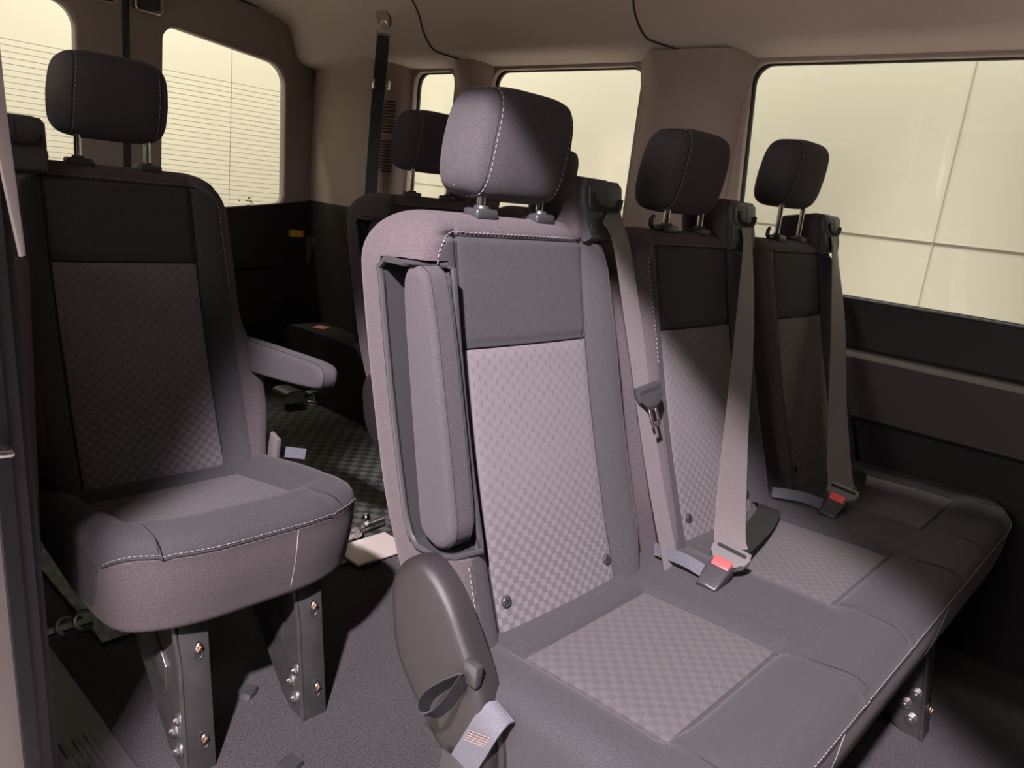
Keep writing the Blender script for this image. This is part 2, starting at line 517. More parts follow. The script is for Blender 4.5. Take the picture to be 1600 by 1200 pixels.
def notch_tray_mesh(arm):
    """plastic tray lining the armrest recess, with a raised rim"""
    bk = BACKS[arm]; bm = bmesh.new()
    n = 30; xi = arm * (NOTCH_X + .003); xo = arm * .2245
    zz = [NOTCH_Z0 + .002 + (NOTCH_Z1 - NOTCH_Z0 - .004) * k / n for k in range(n + 1)]
    yb = [yfront(z) + .055 for z in zz]
    # rear wall, inner wall, shelf at each end
    rows = [[bm.verts.new((xi + (xo - xi) * i / 4, y, z)) for i in range(5)] for y, z in zip(yb, zz)]; grid_faces(bm, rows)
    rows = [[bm.verts.new((xi, y + (yfront(z) - .010 - y) * i / 4, z)) for i in range(5)] for y, z in zip(yb, zz)]; grid_faces(bm, rows)
    for k in (0, n):
        z, y = zz[k], yb[k]
        rows = [[bm.verts.new((xi + (xo - xi) * i / 4, y + (yfront(z) - .012 - y) * j / 4, z)) for i in range(5)] for j in range(5)]; grid_faces(bm, rows)
    rim = []
    z0, z1 = zz[0], zz[-1]
    rim += [(xi, yfront(z1) - .014, z1), (xo, yfront(z1) + .005, z1), (xo, yb[-1] - .012, z1), (xo, yb[-1], z1 - .012)]
    rim += [(xo, y, z) for y, z in list(zip(yb, zz))[-3:2:-1]]
    rim += [(xo, yb[0], z0 + .012), (xo, yb[0] - .016, z0), (xo, yfront(z0) + .005, z0), (arm * .206, yfront(z0) - .014, z0), (xi, yfront(z0) - .026, z0 + .004)]
    rim += [(xi, yfront(z) - .026, z) for z in np.linspace(z0 + .012, z1 - .004, 24)]
    add_tube(bm, rim, .0045, 8, closed=True)
    return bm

def back_stitch_mesh(arm, tower):
    bk = BACKS[arm]; bm = bmesh.new()
    def S(x, z, o=.0012): return (x, bk.front(x, z, False) - o, z)
    # across the top and curling down over each bolster
    zl = .895 if arm == -1 else .74
    zr = .895 if arm == 1 else .74
    left = [S(-.188, z) for z in np.linspace(zl, .898, 8)] + [S(-.188 + .05 * (1 - math.cos(a)), .898 + .045 * math.sin(a)) for a in np.linspace(.1, 1.5, 10)]
    mid = [S(x, .943 - .002 * abs(math.sin(3 * x))) for x in np.linspace(-.13, .13, 24)]
    right = [S(.188 - .05 * (1 - math.cos(a)), .898 + .045 * math.sin(a)) for a in np.linspace(1.5, .1, 10)] + [S(.188, z) for z in np.linspace(.898, zr, 8)]
    if tower > 0: right = [S(x, .943 - (x - .13) * .25) for x in np.linspace(.14, .19, 6)]
    if tower < 0: left = [S(x, .943 + (x + .13) * .25) for x in np.linspace(-.19, -.14, 6)]
    top = left + mid + right
    add_stitch(bm, top, mat=0)
    add_tube(bm, [(p[0], p[1] + .0008, p[2] - .0045) for p in top], .0008, 4, mat=1)
    if arm in (-1, 1):
        low = [S(arm * .195, z) for z in np.linspace(.525, .39, 16)]
        add_stitch(bm, low); add_tube(bm, [(p[0] - arm * .004, p[1], p[2]) for p in low], .0006, 4, mat=1)
    # seams along the insert
    for s in (-1, 1):
        add_tube(bm, [(s * .1365, yfront(z) + .0012, z) for z in np.linspace(.41, .93, 24)], .0012, 5, mat=1)
    add_tube(bm, [(x, yfront(.789) - .004 * (1 - (x / .137) ** 2) + .0006, .789) for x in np.linspace(-.136, .136, 20)], .0014, 5, mat=1)
    return bm

def fabric_button_mesh():
    bm = bmesh.new()
    add_cyl(bm, (0, 0, 0), (0, -1, .3), .0085, .005, 20, bev=.0015)
    add_tube(bm, [(.003 * math.cos(a), -.0056, .002 + .003 * math.sin(a)) for a in np.linspace(0, 6.28, 13)[:-1]], .0004, 4, closed=True, mat=1)
    return bm

def make_module(root, cx, arm=0, tower=1, buttons=True, lift=0., hook=False):
    """backrest, headrest and belt outlet of one seating place, as parts of root"""
    b = put('backrest', cached('backrest_%d' % arm, BACKS[arm].mesh, [FABRIC, FABRIC_SIDE], 50), root, (cx, 0, 0))
    put('back_insert', cached('back_insert', lambda: BACKS[0].patch(-.1345, .1345, .385, .786, .0022), WEAVE_BACK), b)['label'] = 'woven two-tone panel of the backrest'
    put('back_stitching', cached('back_stitching_%d_%d' % (arm, tower), lambda: back_stitch_mesh(arm, tower), [THREAD, SEAM]), b)['label'] = 'pale thread along the backrest seams'
    if buttons:
        for s in (-1, 1):
            z = .452 if s < 0 else .447
            put('anchor_button', cached('anchor_button', fabric_button_mesh, [PLASTIC, SEAM]), b, (s * .118, yfront(z) - .003, z))
    h = put('headrest', cached('headrest', head_mesh, FABRIC_HEAD), root, (cx, lift * .04, lift))
    for s in (-1, 1):
        put('headrest_stitching', cached('headrest_stitching_%d' % s, lambda: head_stitch_mesh(s), [THREAD, SEAM]), h)
        put('headrest_post', cached('headrest_post', post_mesh, CHROME), h, (s * .064, 0, .967))
        key = 'post_collar_hook' if s < 0 and hook else 'post_collar'
        put('post_collar', cached(key, hook_collar_mesh if s < 0 and hook else collar_mesh, PLASTIC), b, (s * .064, 0, .965))
    if tower:
        t = put('belt_guide', cached('belt_guide', guide_face_mesh, [PLASTIC_GUIDE, PLASTIC, SEAM]), root, (cx + tower * .178, -.012, .988), (math.radians(-10), 0, 0))
        t['label'] = 'grey plastic belt outlet on the seat shoulder'
        put('guide_cover', cached('guide_cover', guide_hump_mesh, FABRIC_SIDE), t)
    if arm in (-1, 1):
        tr = put('armrest_recess', cached('armrest_recess_%d' % arm, lambda: notch_tray_mesh(arm), PLASTIC), b)
    return b

def cushion_mesh(centres, x0, x1, lobe=.014, slope=0.):
    """one continuous seat cushion over all seating places"""
    VF = -.590
    def local(x): return min((x - c for c in centres), key=abs)
    def vfront(x):
        d = min(x - x0, x1 - x); rc = .17
        return VF + (.092 * rnd((rc - d) / rc) if d < rc else 0)
    def T(x, v):
        xl = abs(local(x))
        v = v - (vfront(x) - VF)
        z = .408 + .010 * sm((-.15 - v) / .3) - slope * sm((v + .56) / .40)
        side = math.sin(math.pi / 2 * min(1, max(0, xl - .143) / .05)) if xl > .143 else 0
        roll = math.sin(math.pi / 2 * min(1, max(0, -.462 - v) / .05)) if v < -.462 else 0
        rear = .5 * math.sin(math.pi / 2 * min(1, max(0, v + .245) / .04)) if v > -.245 else 0
        z += lobe * max(side * .9, roll, rear)
        if xl < .15 and -.47 < v < -.24: z -= .003
        z -= .0045 * math.exp(-((xl - .146) / .005) ** 2) * (1 if v < -.24 else .3)
        if xl < .15:
            z -= .0045 * math.exp(-((v + .465) / .005) ** 2) + .003 * math.exp(-((v + .243) / .005) ** 2)
        d = min(x - x0, x1 - x); r = .04
        if d < r: z -= r * .8 * rnd((r - d) / r)
        return z
    n = int((x1 - x0) / .0068)
    xs = [x0 + (x1 - x0) * (i / n) for i in range(n + 1)]
    xs = [x0, x0 + .0008, x0 + .003] + xs[1:-1] + [x1 - .003, x1 - .0008, x1]
    bm = bmesh.new(); loops = []
    for x in xs:
        vf = vfront(x); d = min(x - x0, x1 - x)
        rr = .034
        L = []
        for t in np.linspace(0, 1, 74):
            v = -.17 + t * ((vf + rr) - (-.17)); L.append((v, T(x, v)))
        zt = L[-1][1]
        for a in np.linspace(.15, 1.4, 7):
            L.append((vf + rr - rr * math.sin(a), zt - rr * .8 * (1 - math.cos(a))))
        z1 = L[-1][1]; zb = .272
        if d < .04: zb += .03 * rnd((.04 - d) / .04)
        L.append((vf - .0005, z1 - .0045)); L.append((vf + .0035, z1 - .006)); L.append((vf - .001, z1 - .009))
        for t in np.linspace(.12, 1, 10):
            L.append((vf - .004 * math.sin(math.pi * t) + .016 * t, z1 + (zb + .02 - z1) * t))
        for a in np.linspace(.3, 1.57, 5):
            L.append((vf + .016 + .02 * (1 - math.cos(a)), zb + .02 - .02 * math.sin(a)))
        L.append((vf + .12, zb - .004)); L.append((-.17, zb + .03))
        loops.append([bm.verts.new((x, v, z)) for v, z in L])
    grid_faces(bm, loops, True)
    bm.faces.new(loops[0][::-1]); bm.faces.new(loops[-1])
    bm.faces.ensure_lookup_table(); bm.normal_update()
    for f in bm.faces:
        c = f.calc_center_median()
        if c.z < T(c.x, max(c.y, vfront(c.x) + .034)) - .029: f.material_index = 1
    return bm, T, vfront

def cushion_insert_mesh(slope):
    bm = bmesh.new(); rows = []; low = []
    nx, ny = 26, 22
    for j in range(ny + 1):
        v = -.246 + (-.462 + .246) * j / ny
        rows.append([]); low.append([])
        for i in range(nx + 1):
            x = -.1425 + .285 * i / nx
            e = .0042 if 0 < i < nx and 0 < j < ny else .0015
            z = .408 + .010 * sm((-.15 - v) / .3) - .003 - slope * sm((v + .56) / .40)
            rows[-1].append(bm.verts.new((x, v, z + e))); low[-1].append(bm.verts.new((x, v, z - .008)))
    grid_faces(bm, rows); grid_faces(bm, low)
    for j in range(ny):
        for k in (0, nx): bm.faces.new((rows[j][k], rows[j + 1][k], low[j + 1][k], low[j][k]))
    for j in (0, ny):
        for k in range(nx): bm.faces.new((rows[j][k], rows[j][k + 1], low[j][k + 1], low[j][k]))
    return bm

def make_cushion(root, centres, x0, x1, lobe, slope=0.):
    bm, T, vfront = cushion_mesh(centres, x0, x1, lobe, slope)
    c = obj('seat_cushion', bm, [FABRIC, FABRIC_SIDE], root, angle=55)
    for cx in centres:
        put('seat_insert', cached('seat_insert_%d' % (slope * 1000), lambda: cushion_insert_mesh(slope), WEAVE_SEAT), c, (cx, 0, 0))['label'] = 'woven two-tone panel of the cushion'
    bm = bmesh.new()
    xs = sorted(set(list(np.linspace(x0 + .05, x1 - .05, int((x1 - x0) * 90))) + [x0 + .0015 + .05 * (1 - math.cos(a)) for a in np.linspace(0, 1.5, 14)] + [x1 - .0015 - .05 * (1 - math.cos(a)) for a in np.linspace(0, 1.5, 14)]))
    P = []
    for x in xs:
        vf = vfront(x); z = T(x, vf + .034) - .0275
        P.append((x, vf - .0016, z + .0055))
    add_stitch(bm, P, mat=0)
    add_tube(bm, [(p[0], p[1] + .0012, p[2] - .006) for p in P], .0011, 4, mat=1)
    for cx in centres:                                   # curved joins of the front roll, and the upright seam below
        for s in (-1, 1):
            Q = []
            for t in np.linspace(0, 1, 16):
                v = -.462 + t * (-.586 + .462); x = cx + s * (.1465 + .016 * t * t)
                if x0 + .02 < x < x1 - .02: Q.append((x, v, T(x, v) + .0004 - (.034 * .8 * rnd((-.556 - v) / .034) if v < -.556 else 0)))
            if len(Q) > 3: add_tube(bm, Q, .0009, 4, mat=1)
        x = cx + .07
        vf = vfront(x); z = T(x, vf + .034) - .03
        U = [(x, vf - .0026 * math.sin(math.pi * t) + .016 * t - .0006, z + (.295 - z) * t) for t in np.linspace(0.02, 1, 12)]
        add_tube(bm, U, .0011, 4, mat=0)
    if len(centres) == 3:                                  # small stitched oval by the middle place
        add_tube(bm, [(.355 + .020 * math.cos(a) - .012 * math.sin(a), -.375 + .007 * math.sin(a) - .008 * math.cos(a), T(.355, -.375) + .0006) for a in np.linspace(0, 6.283, 25)[:-1]], .0009, 4, closed=True, mat=0)
    st = obj('cushion_stitching', bm, [THREAD, SEAM], c)
    st['label'] = 'pale thread along the cushion front'
    return c, T, vfront

def leg_mesh(mirror=1):
    """pressed steel leg: triangular web, front flange with two slots"""
    bm = bmesh.new()
    # web (faces across), polygon in (y, z)
    web = [(-.575, .0), (-.535, .0), (-.50, .02), (-.33, .20), (-.27, .27), (-.535, .27)]
    add_prism(bm, web, 'x', -.026, -.021, .0015, 1)
    # raised pressing on the web
    add_prism(bm, [(-.50, .12), (-.45, .14), (-.40, .20), (-.40, .23), (-.45, .22), (-.50, .17)], 'x', -.030, -.024, .002, 2)
    fl = Matrix.Translation((0, -.575, 0)) @ Matrix.Rotation(math.radians(-9.0), 4, 'X')
    add_box(bm, (-.026, -.003, -.004), (.024, .003, .275), .0025, 2, M=fl)
    add_tube(bm, [fl @ Vector((-.026, 0, 0)), fl @ Vector((-.026, 0, .20)), fl @ Vector((-.030, 0, .24)), fl @ Vector((-.034, 0, .275))], .0042, 8)
    for zc in (.055, .215):
        add_prism_slot(bm, fl, .004, zc, .007, .016)
    return bm
def add_prism_slot(bm, M, xc, zc, w, h):
    pts = []
    for k in range(16):
        a = 2 * math.pi * k / 16
        pts.append((xc + w * math.cos(a), zc + (h - w) * (1 if math.sin(a) > 0 else -1) + w * math.sin(a)))
    add_tube(bm, [M @ Vector((p[0], -.0035, p[1])) for p in pts], .0014, 5, closed=True, mat=0)
    f = bm.faces.new([bm.verts.new(M @ Vector((p[0], -.0033, p[1]))) for p in pts]); f.material_index = 1
def bolt_mesh():
    bm = bmesh.new()
    add_cyl(bm, (0, 0, 0), (-1, 0, 0), .0135, .003, 18, bev=.001)
    add_cyl(bm, (-.003, 0, 0), (-1, 0, 0), .0100, .006, 6, bev=.0015)
    add_cyl(bm, (-.009, 0, 0), (-1, 0, 0), .004, .003, 10, bev=.001)
    return bm
def slot_bolt_mesh():
    bm = bmesh.new(); add_ico(bm, (0, 0, 0), .0065, (1, .6, 1.5), 2); add_tube(bm, [(-.003, -.003, -.004), (.002, -.005, .005)], .0018, 6); return bm
def foot_mesh():
    bm = bmesh.new()
    add_box(bm, (-.045, -.59, .0), (.035, -.44, .012), .004, 2)
    return bm
def make_leg(root, x):
    l = put('leg', cached('leg', leg_mesh, [BLACK_STEEL, SEAM], 35), root, (x, 0, 0))
    l['label'] = 'black pressed steel leg'
    for (y, z) in ((-.548, .038), (-.531, .066), (-.546, .096)):
        put('bolt', cached('bolt', bolt_mesh, STEEL, 30), l, (-.026, y, z))
    for z in (.055, .215):
        put('slot_bolt', cached('slot_bolt', slot_bolt_mesh, COPPER), l, (.004, -.581 + .158 * z, z + .003))
    return l

def frame_mesh(x0, x1):
    bm = bmesh.new()
    add_tube(bm, [(x0 + .05, -.47, .262), (x1 - .05, -.47, .262)], .014, 12)
    add_tube(bm, [(x0 + .05, -.20, .262), (x1 - .05, -.20, .262)], .014, 12)
    add_box(bm, (x0 + .03, -.50, .255), (x1 - .03, -.13, .272), .004, 1)
    return bm

def shield_mesh(s):
    """rounded plastic hinge cover at the aisle end of the backrest"""
    pts = [(-.093, .475), (-.098, .452), (-.108, .41), (-.135, .372), (-.185, .328), (-.225, .300), (-.282, .290), (-.300, .330), (-.292, .375), (-.268, .425), (-.235, .470), (-.205, .508), (-.172, .533), (-.140, .541), (-.112, .528), (-.096, .503)]
    C = catmull([(p[0], p[1], 0) for p in pts + [pts[0]]], 3)[:-1]
    cy = sum(c.x for c in C) / len(C); cz = sum(c.y for c in C) / len(C)
    bm = bmesh.new(); rows = []
    for off, k in ((.0, 1.0), (.018, 1.0), (.028, .985), (.034, .95), (.037, .90), (.038, .80), (.039, .5)):
        rows.append([bm.verts.new((s * (.222 + off), cy + (c.x - cy) * k, cz + (c.y - cz) * k)) for c in C])
    grid_faces(bm, rows, True)
    bm.faces.new(rows[0][::-1]); bm.faces.new(rows[-1])
    # lower lip that follows the edge
    lip = [(s * .236, cy + (c.x - cy) * 1.03, cz + (c.y - cz) * 1.03 - .004) for c in C[2:27]]
    add_tube(bm, lip, .008, 8)
    add_prism(bm, [(-.30, .31), (-.22, .29), (-.14, .36), (-.12, .33), (-.17, .20), (-.30, .18), (-.40, .20), (-.42, .30), (-.36, .33)][2:3] and [(-.30, .31), (-.24, .30), (-.22, .24), (-.26, .18), (-.40, .18), (-.44, .28), (-.36, .33)], 'x', s * .205, s * .236, .008, 2)
    return bm

def pull_loop_mesh(s):
    bm = bmesh.new()
    A = Vector((s * .262, -.250, .436))
    d = Vector((s * .72, .30, -.62)).normalized(); n = Vector((s * .2, -.92, -.35)).normalized()
    P = []
    for a in np.linspace(0, 2 * math.pi, 15):
        t = (1 - math.cos(a)) / 2
        P.append(A + d * (.062 * t) + n * (.013 * math.sin(a) * (.3 + t)))
    wd = Vector((s * .75, .1, .55))
    add_ribbon(bm, P, [wd] * len(P), .022, .0018, 3)
    return bm
def pull_tab_mesh(s):
    bm = bmesh.new()
    add_box(bm, (-.006, -.012, -.014), (.006, .012, .016), .003, 2, M=Matrix.Translation((s * .258, -.257, .442)))
    return bm

ARM_TILT = math.atan(.27)
def make_seat(name, label, loc, centres, x0, x1, arm, tower, arm_down, group=None, lobe=.014, leg_xs=(), buttons=True, shield=True, lifts=(0, 0, 0), hooks=(0, 0, 0), slope=0.):
    root = thing(name, label, 'seat', loc, group)
    for i, cx in enumerate(centres):
        a = 0
        if arm < 0 and i == 0: a = -1
        if arm > 0 and i == len(centres) - 1: a = 2 if arm_down else 1
        if i == 2: a = 3
        make_module(root, cx, a, tower, buttons, lifts[i], hooks[i])
    c, T, vf = make_cushion(root, centres, x0, x1, lobe, slope)
    obj('under_frame', frame_mesh(x0, x1), BLACK_STEEL, root)
    ca = centres[0] if arm < 0 else centres[-1]
    if arm_down:
        ar = put('armrest', cached('armrest', armrest_mesh, [FABRIC_HEAD, SEAM]), root, (ca + arm * .234, -.085, .593), (math.radians(-4 + 180), 0, 0))
        ar.rotation_euler = (math.radians(176), 0, math.radians(0))
    else:
        ar = put('armrest', cached('armrest', armrest_mesh, [FABRIC_HEAD, SEAM]), root, (ca + arm * .199, yfront(.575) - .003, .574), (math.pi / 2 - ARM_TILT, 0, 0))
    ar['label'] = 'padded armrest folded down' if arm_down else 'padded armrest folded upright into the seat side'
    if shield:
        s = obj('hinge_cover', shield_mesh(arm), PLASTIC_SHIELD, root, (ca, 0, 0)); s['label'] = 'rounded black plastic cover over the backrest hinge'
        lp = obj('pull_loop', pull_loop_mesh(arm), WEB_DARK, root, (ca, 0, 0)); lp['label'] = 'black webbing pull loop'
        obj('loop_tab', pull_tab_mesh(arm), PLASTIC, lp)
    for x in leg_xs: make_leg(root, x)
    return root

# ------------------------------------------------------------------ seats
BX, BY = .853, .79
bench = make_seat('bench_seat', 'three-place charcoal bench seat nearest the camera, armrest folded upright at its aisle end', (BX, BY, 0),
                  [0, .5, 1.0], -.238, 1.235, -1, 1, False, leg_xs=(.18, .82), lobe=.013, lifts=(0, .012, .055), hooks=(0, 1, 1))
single = make_seat('single_seat', 'single charcoal seat beside the door opening with its armrest folded down', (.603, 1.625, 0),
                   [0], -.216, .240, 1, -1, True, leg_xs=(-.085, .135), lobe=.022, shield=False, buttons=False, lifts=(.026,), slope=.036)
double = make_seat('double_seat', 'dark two-place seat behind the bench, near the rear side windows', (1.40, 1.60, 0),
                   [0, .5], -.225, .705, -1, 1, False, leg_xs=(-.10, .45), lobe=.014, buttons=False, lifts=(.042, .012), hooks=(0, 0))

# ------------------------------------------------------------------ seat belts
def tongue_bm(grey):
    """latch tongue: slotted grip above, steel blade with a window below; local z up, facing -y"""
    bm = bmesh.new()
    out = [(-.034, .004), (-.030, -.012), (-.016, -.020), (-.013, -.028), (.013, -.028), (.016, -.020), (.030, -.012), (.034, .004), (.030, .018), (-.030, .018)]
    add_prism(bm, out, 'y', -.006, .006, .003, 2, mat=0)
    add_prism(bm, rrect(-.026, .003, .026, .010, .003, 4), 'y', -.0068, -.005, 0, mat=2)
    for a, b in (((-.011, -.066), (-.005, -.02)), ((.005, -.066), (.011, -.02))):
        add_box(bm, (a[0], -.0013, a[1]), (b[0], .0013, b[1]), .0005, 1, mat=1)
    add_box(bm, (-.011, -.0013, -.068), (.011, .0013, -.058), .0005, 1, mat=1)
    add_box(bm, (-.011, -.0013, -.034), (.011, .0013, -.02), .0005, 1, mat=1)
    return bm

BUCKLE_AXIS = Vector((.85, 0, .52)).normalized()
def axes_rot(w, a):
    w = Vector(w); a = Vector(a).normalized(); w = (w - a * w.dot(a)).normalized(); n = a.cross(w)
    return Matrix(((w.x, n.x, a.x), (w.y, n.y, a.y), (w.z, n.z, a.z))).to_euler()

def make_belt(label, strap, wdir, tongue_at=None, tongue_rot=None, lap=None, lap_w=None, mat=WEB, lapmat=WEB_DARK, grey=False, group='shoulder belts of the bench seat'):
    root = thing('seat_belt', label, 'seat belt', strap[0], group)
    o = Vector(strap[0])
    bm = bmesh.new(); add_ribbon(bm, [Vector(p) - o for p in strap], wdir, .052)
    obj('webbing', bm, mat, root)
    if lap:
        bm = bmesh.new(); add_ribbon(bm, [Vector(p) - o for p in lap], lap_w, .046)
        obj('lap_webbing', bm, lapmat, root)['label'] = 'black lap part of the belt'
    t = obj('latch_tongue', tongue_bm(grey), [TONGUE_GREY if grey else PLASTIC, STEEL if not grey else TONGUE_GREY, SEAM], root)
    t.location = Vector(tongue_at) - o; t.rotation_euler = tongue_rot
    if not grey: t.scale = (.86, .86, .86)
    return root
X_ = Vector((1, 0, 0))
make_belt('unfastened belt hanging between nearest and middle bench places, its tongue loose',
          [(1.034, .748, .985), (1.062, .733, .945), (1.090, .704, .816), (1.090, .668, .713), (1.090, .616, .568), (1.092, .545, .395)],
          [(1, .1, 0), (1, .1, 0), (1, .05, 0), (1, .1, 0), (.97, .12, 0), (.97, .10, 0)],
          (1.088, .650, .702), (math.radians(-18), math.radians(-14), math.radians(-12)))
make_belt('fastened belt across the middle place of the bench with grey latch in a red-topped buckle',
          [(1.534, .748, .985), (1.528, .730, .93), (1.43, .660, .78), (1.30, .580, .62), (1.172, .502, .495), (1.145, .480, .467)],
          [(1, .1, 0), (1, .1, 0), (1, -.3, -.1), (1, -.6, -.2), (.5, -1, -.2), (.05, -1, -.16)],
          (1.137, .478, .461), axes_rot((0, -1, -.16), BUCKLE_AXIS),
          [(1.150, .484, .463), (1.22, .498, .450), (1.36, .525, .437), (1.480, .560, .434), (1.52, .61, .40)],
          [(.3, 1, .1), (.0, 1, .1), (-.3, 1, .1), (-.3, 1, .1), (-.3, 1, .1)], grey=True)
make_belt('fastened belt down the bench place beside the side wall, mostly in shadow',
          [(2.034, .748, .985), (2.028, .730, .93), (1.93, .655, .78), (1.80, .575, .62), (1.675, .498, .495), (1.648, .476, .467)],
          [(1, .1, 0), (1, .1, 0), (1, -.3, -.1), (1, -.6, -.2), (.5, -1, -.2), (.05, -1, -.16)],
          (1.640, .474, .461), axes_rot((0, -1, -.16), BUCKLE_AXIS),
          [(1.653, .480, .463), (1.73, .495, .450), (1.86, .515, .437), (1.96, .550, .434), (2.01, .60, .40)],
          [(.3, 1, .1), (.0, 1, .1), (-.3, 1, .1), (-.3, 1, .1), (-.3, 1, .1)], mat=WEB, grey=True)

def make_buckle(label, loc, rot, strap):
    root = thing('belt_buckle', label, 'buckle', loc, 'buckles on the bench cushion')
    bm = bmesh.new()
    add_prism(bm, [(-.017, -.030), (.017, -.030), (.020, .022), (.014, .028), (-.014, .028), (-.020, .022)], 'y', -.012, .012, .004, 3)
    b = obj('buckle_body', bm, PLASTIC, root); b.rotation_euler = rot
    bm = bmesh.new(); add_box(bm, (-.016, -.013, .012), (.016, .006, .0315), .003, 3)
    r = obj('release_button', bm, RED, root); r.rotation_euler = rot; r['label'] = 'red release button'
    bm = bmesh.new(); add_ribbon(bm, [Vector(p) - Vector(loc) for p in strap], [(0, .3, 1)] * len(strap), .022, .002)
    obj('buckle_strap', bm, WEB_GREY, root)['label'] = 'grey webbing strap'
    return root
RB = axes_rot((0, -1, -.16), BUCKLE_AXIS)
make_buckle('black buckle with red button between the nearest and middle places of the bench', (1.092, .477, .437), RB, [(1.084, .496, .442), (1.080, .530, .448), (1.088, .59, .44)])
make_buckle('black buckle with red button by the wall-side place of the bench', (1.596, .473, .437), RB, [(1.586, .492, .442), (1.57, .53, .448), (1.56, .59, .44)])

# grey webbing anchor bolted at the aisle end of the bench
an = thing('belt_anchor', 'grey lap belt end with brown stitching bolted at the aisle end of the bench', 'belt anchor', (.595, .51, .38))
o = Vector((.595, .51, .38))
bm = bmesh.new()
add_ribbon(bm, [Vector(p) - o for p in ((.612, .490, .408), (.602, .493, .406), (.592, .499, .390), (.588, .512, .355), (.586, .530, .310))], [(.05, 1, .0)] * 5, .040, .0025)
obj('anchor_webbing', bm, WEB_GREY, an)
bm = bmesh.new()
for r in range(5):
    for c in range(9):
        p = Vector((.5895, .502 + r * .002 + (c - 4) * .0038, .380 - r * .0042 - (c - 4) * .0012))
        add_tube(bm, [p - o + Vector((-.0022, 0, 0)), p - o + Vector((-.0022, .0028, -.0012))], .001, 4)
obj('anchor_stitching', bm, THREAD_BROWN, an)
bm = bmesh.new(); add_box(bm, (-.010, -.004, -.11), (-.007, .052, -.055), .0015, 1); add_cyl(bm, (-.010, .024, -.085), (-1, 0, 0), .013, .008, 6, bev=.002)
obj('anchor_plate', bm, BLACK_STEEL, an)

# overhead belt hanging from the roof near the rear corner
ob = thing('overhead_belt', 'black belt hanging from a metal ring on the roof edge by the rear corner', 'seat belt', (1.930, 2.555, 1.588))
o = Vector((1.930, 2.555, 1.588))
bm = bmesh.new(); add_ribbon(bm, [Vector(p) - o for p in ((1.925, 2.545, 1.534), (1.927, 2.550, 1.45), (1.934, 2.566, 1.31), (1.940, 2.578, 1.1), (1.942, 2.586, .55), (1.945, 2.59, .323))], [(.55, -.8, 0)] * 6, .050)
obj('webbing', bm, WEB_DARK, ob)
bm = bmesh.new()
n_ = Vector((-.90, 0, -.40)).normalized()
add_cyl(bm, Vector((.016, .012, .012)), n_, .042, .016, 28, bev=.004)
obj('roof_plate', bm, plain('bronze_plate', (.20, .16, .13), .4, .6), ob)
bm = bmesh.new()
w = Vector((.55, -.8, 0)).normalized()
c0 = Vector((-.008, -.014, -.006))
add_tube(bm, [c0 + w * .0, c0 + w * .012 + Vector((0, 0, -.01)), c0 + w * .030 + Vector((0, 0, -.046)), c0 + w * .026 + Vector((0, 0, -.054)), c0 - w * .026 + Vector((0, 0, -.054)), c0 - w * .030 + Vector((0, 0, -.046)), c0 - w * .012 + Vector((0, 0, -.01))], .0026, 8, closed=True)
add_tube(bm, [Vector((.012, 0, .012)) + Vector((0, 0, .012)) * math.cos(a) + w * .012 * math.sin(a) + n_ * .012 * math.cos(a) for a in np.linspace(0, 6.283, 17)[:-1]], .003, 8, closed=True)
obj('hanging_ring', bm, CHROME, ob)
bm = bmesh.new()
for s in (-1, 1): add_box(bm, (-.003, -.005, -.018), (.005, .005, .018), .002, 2, M=Matrix.Translation(Vector((.003, -.004, -.235)) + w * s * .030))
add_box(bm, (-.028, -.004, -.003), (.028, .004, .003), .001, 1, M=Matrix.Translation((.013, .008, -.235)) @ Matrix.Rotation(math.atan2(-.8, .55), 4, 'Z'))
obj('slide_buckle', bm, CHROME, ob)

# ------------------------------------------------------------------ floor
bm = bmesh.new(); add_box(bm, (.43, -1.78, -.05), (2.16, 3.3, .0))
struct(obj('floor', bm, CARPET, smooth=False))
bm = bmesh.new(); add_box(bm, (.52, 1.50, .0005), (2.10, 3.20, .007), .002, 1)
tag(obj('rubber_mat', bm, MAT, smooth=False), 'black basket-textured rubber mat covering the rear floor', 'floor mat')
bm = bmesh.new(); add_box(bm, (.30, -1.75, -.05), (.44, 3.2, .004), .004, 2)
for k in range(5): add_box(bm, (.32 + k * .02, .22, .003), (.328 + k * .02, 1.25, .0065), .001, 1)
struct(obj('trim_1', bm, SILL))
def anchor_cover(label, loc, rz):
    bm = bmesh.new()
    add_prism(bm, [(-.03, 0), (.03, 0), (.022, .014), (-.022, .014)], 'y', -.022, .022, .004, 2)
    add_box(bm, (-.014, -.0235, .002), (.014, -.018, .009), .001, 1)
    o = obj('floor_anchor_cover', bm, PLASTIC, loc=loc); o.rotation_euler.z = rz; o.scale = (.72, .72, .72)
    return tag(o, label, 'floor cover', 'plastic anchor covers on the carpet')
anchor_cover('small black plastic anchor cover on the carpet behind the single seat leg', (.672, 1.185, 0), .6)
anchor_cover('black plastic anchor cover on the carpet at the bottom edge, before the single seat', (.632, .965, 0), .2)

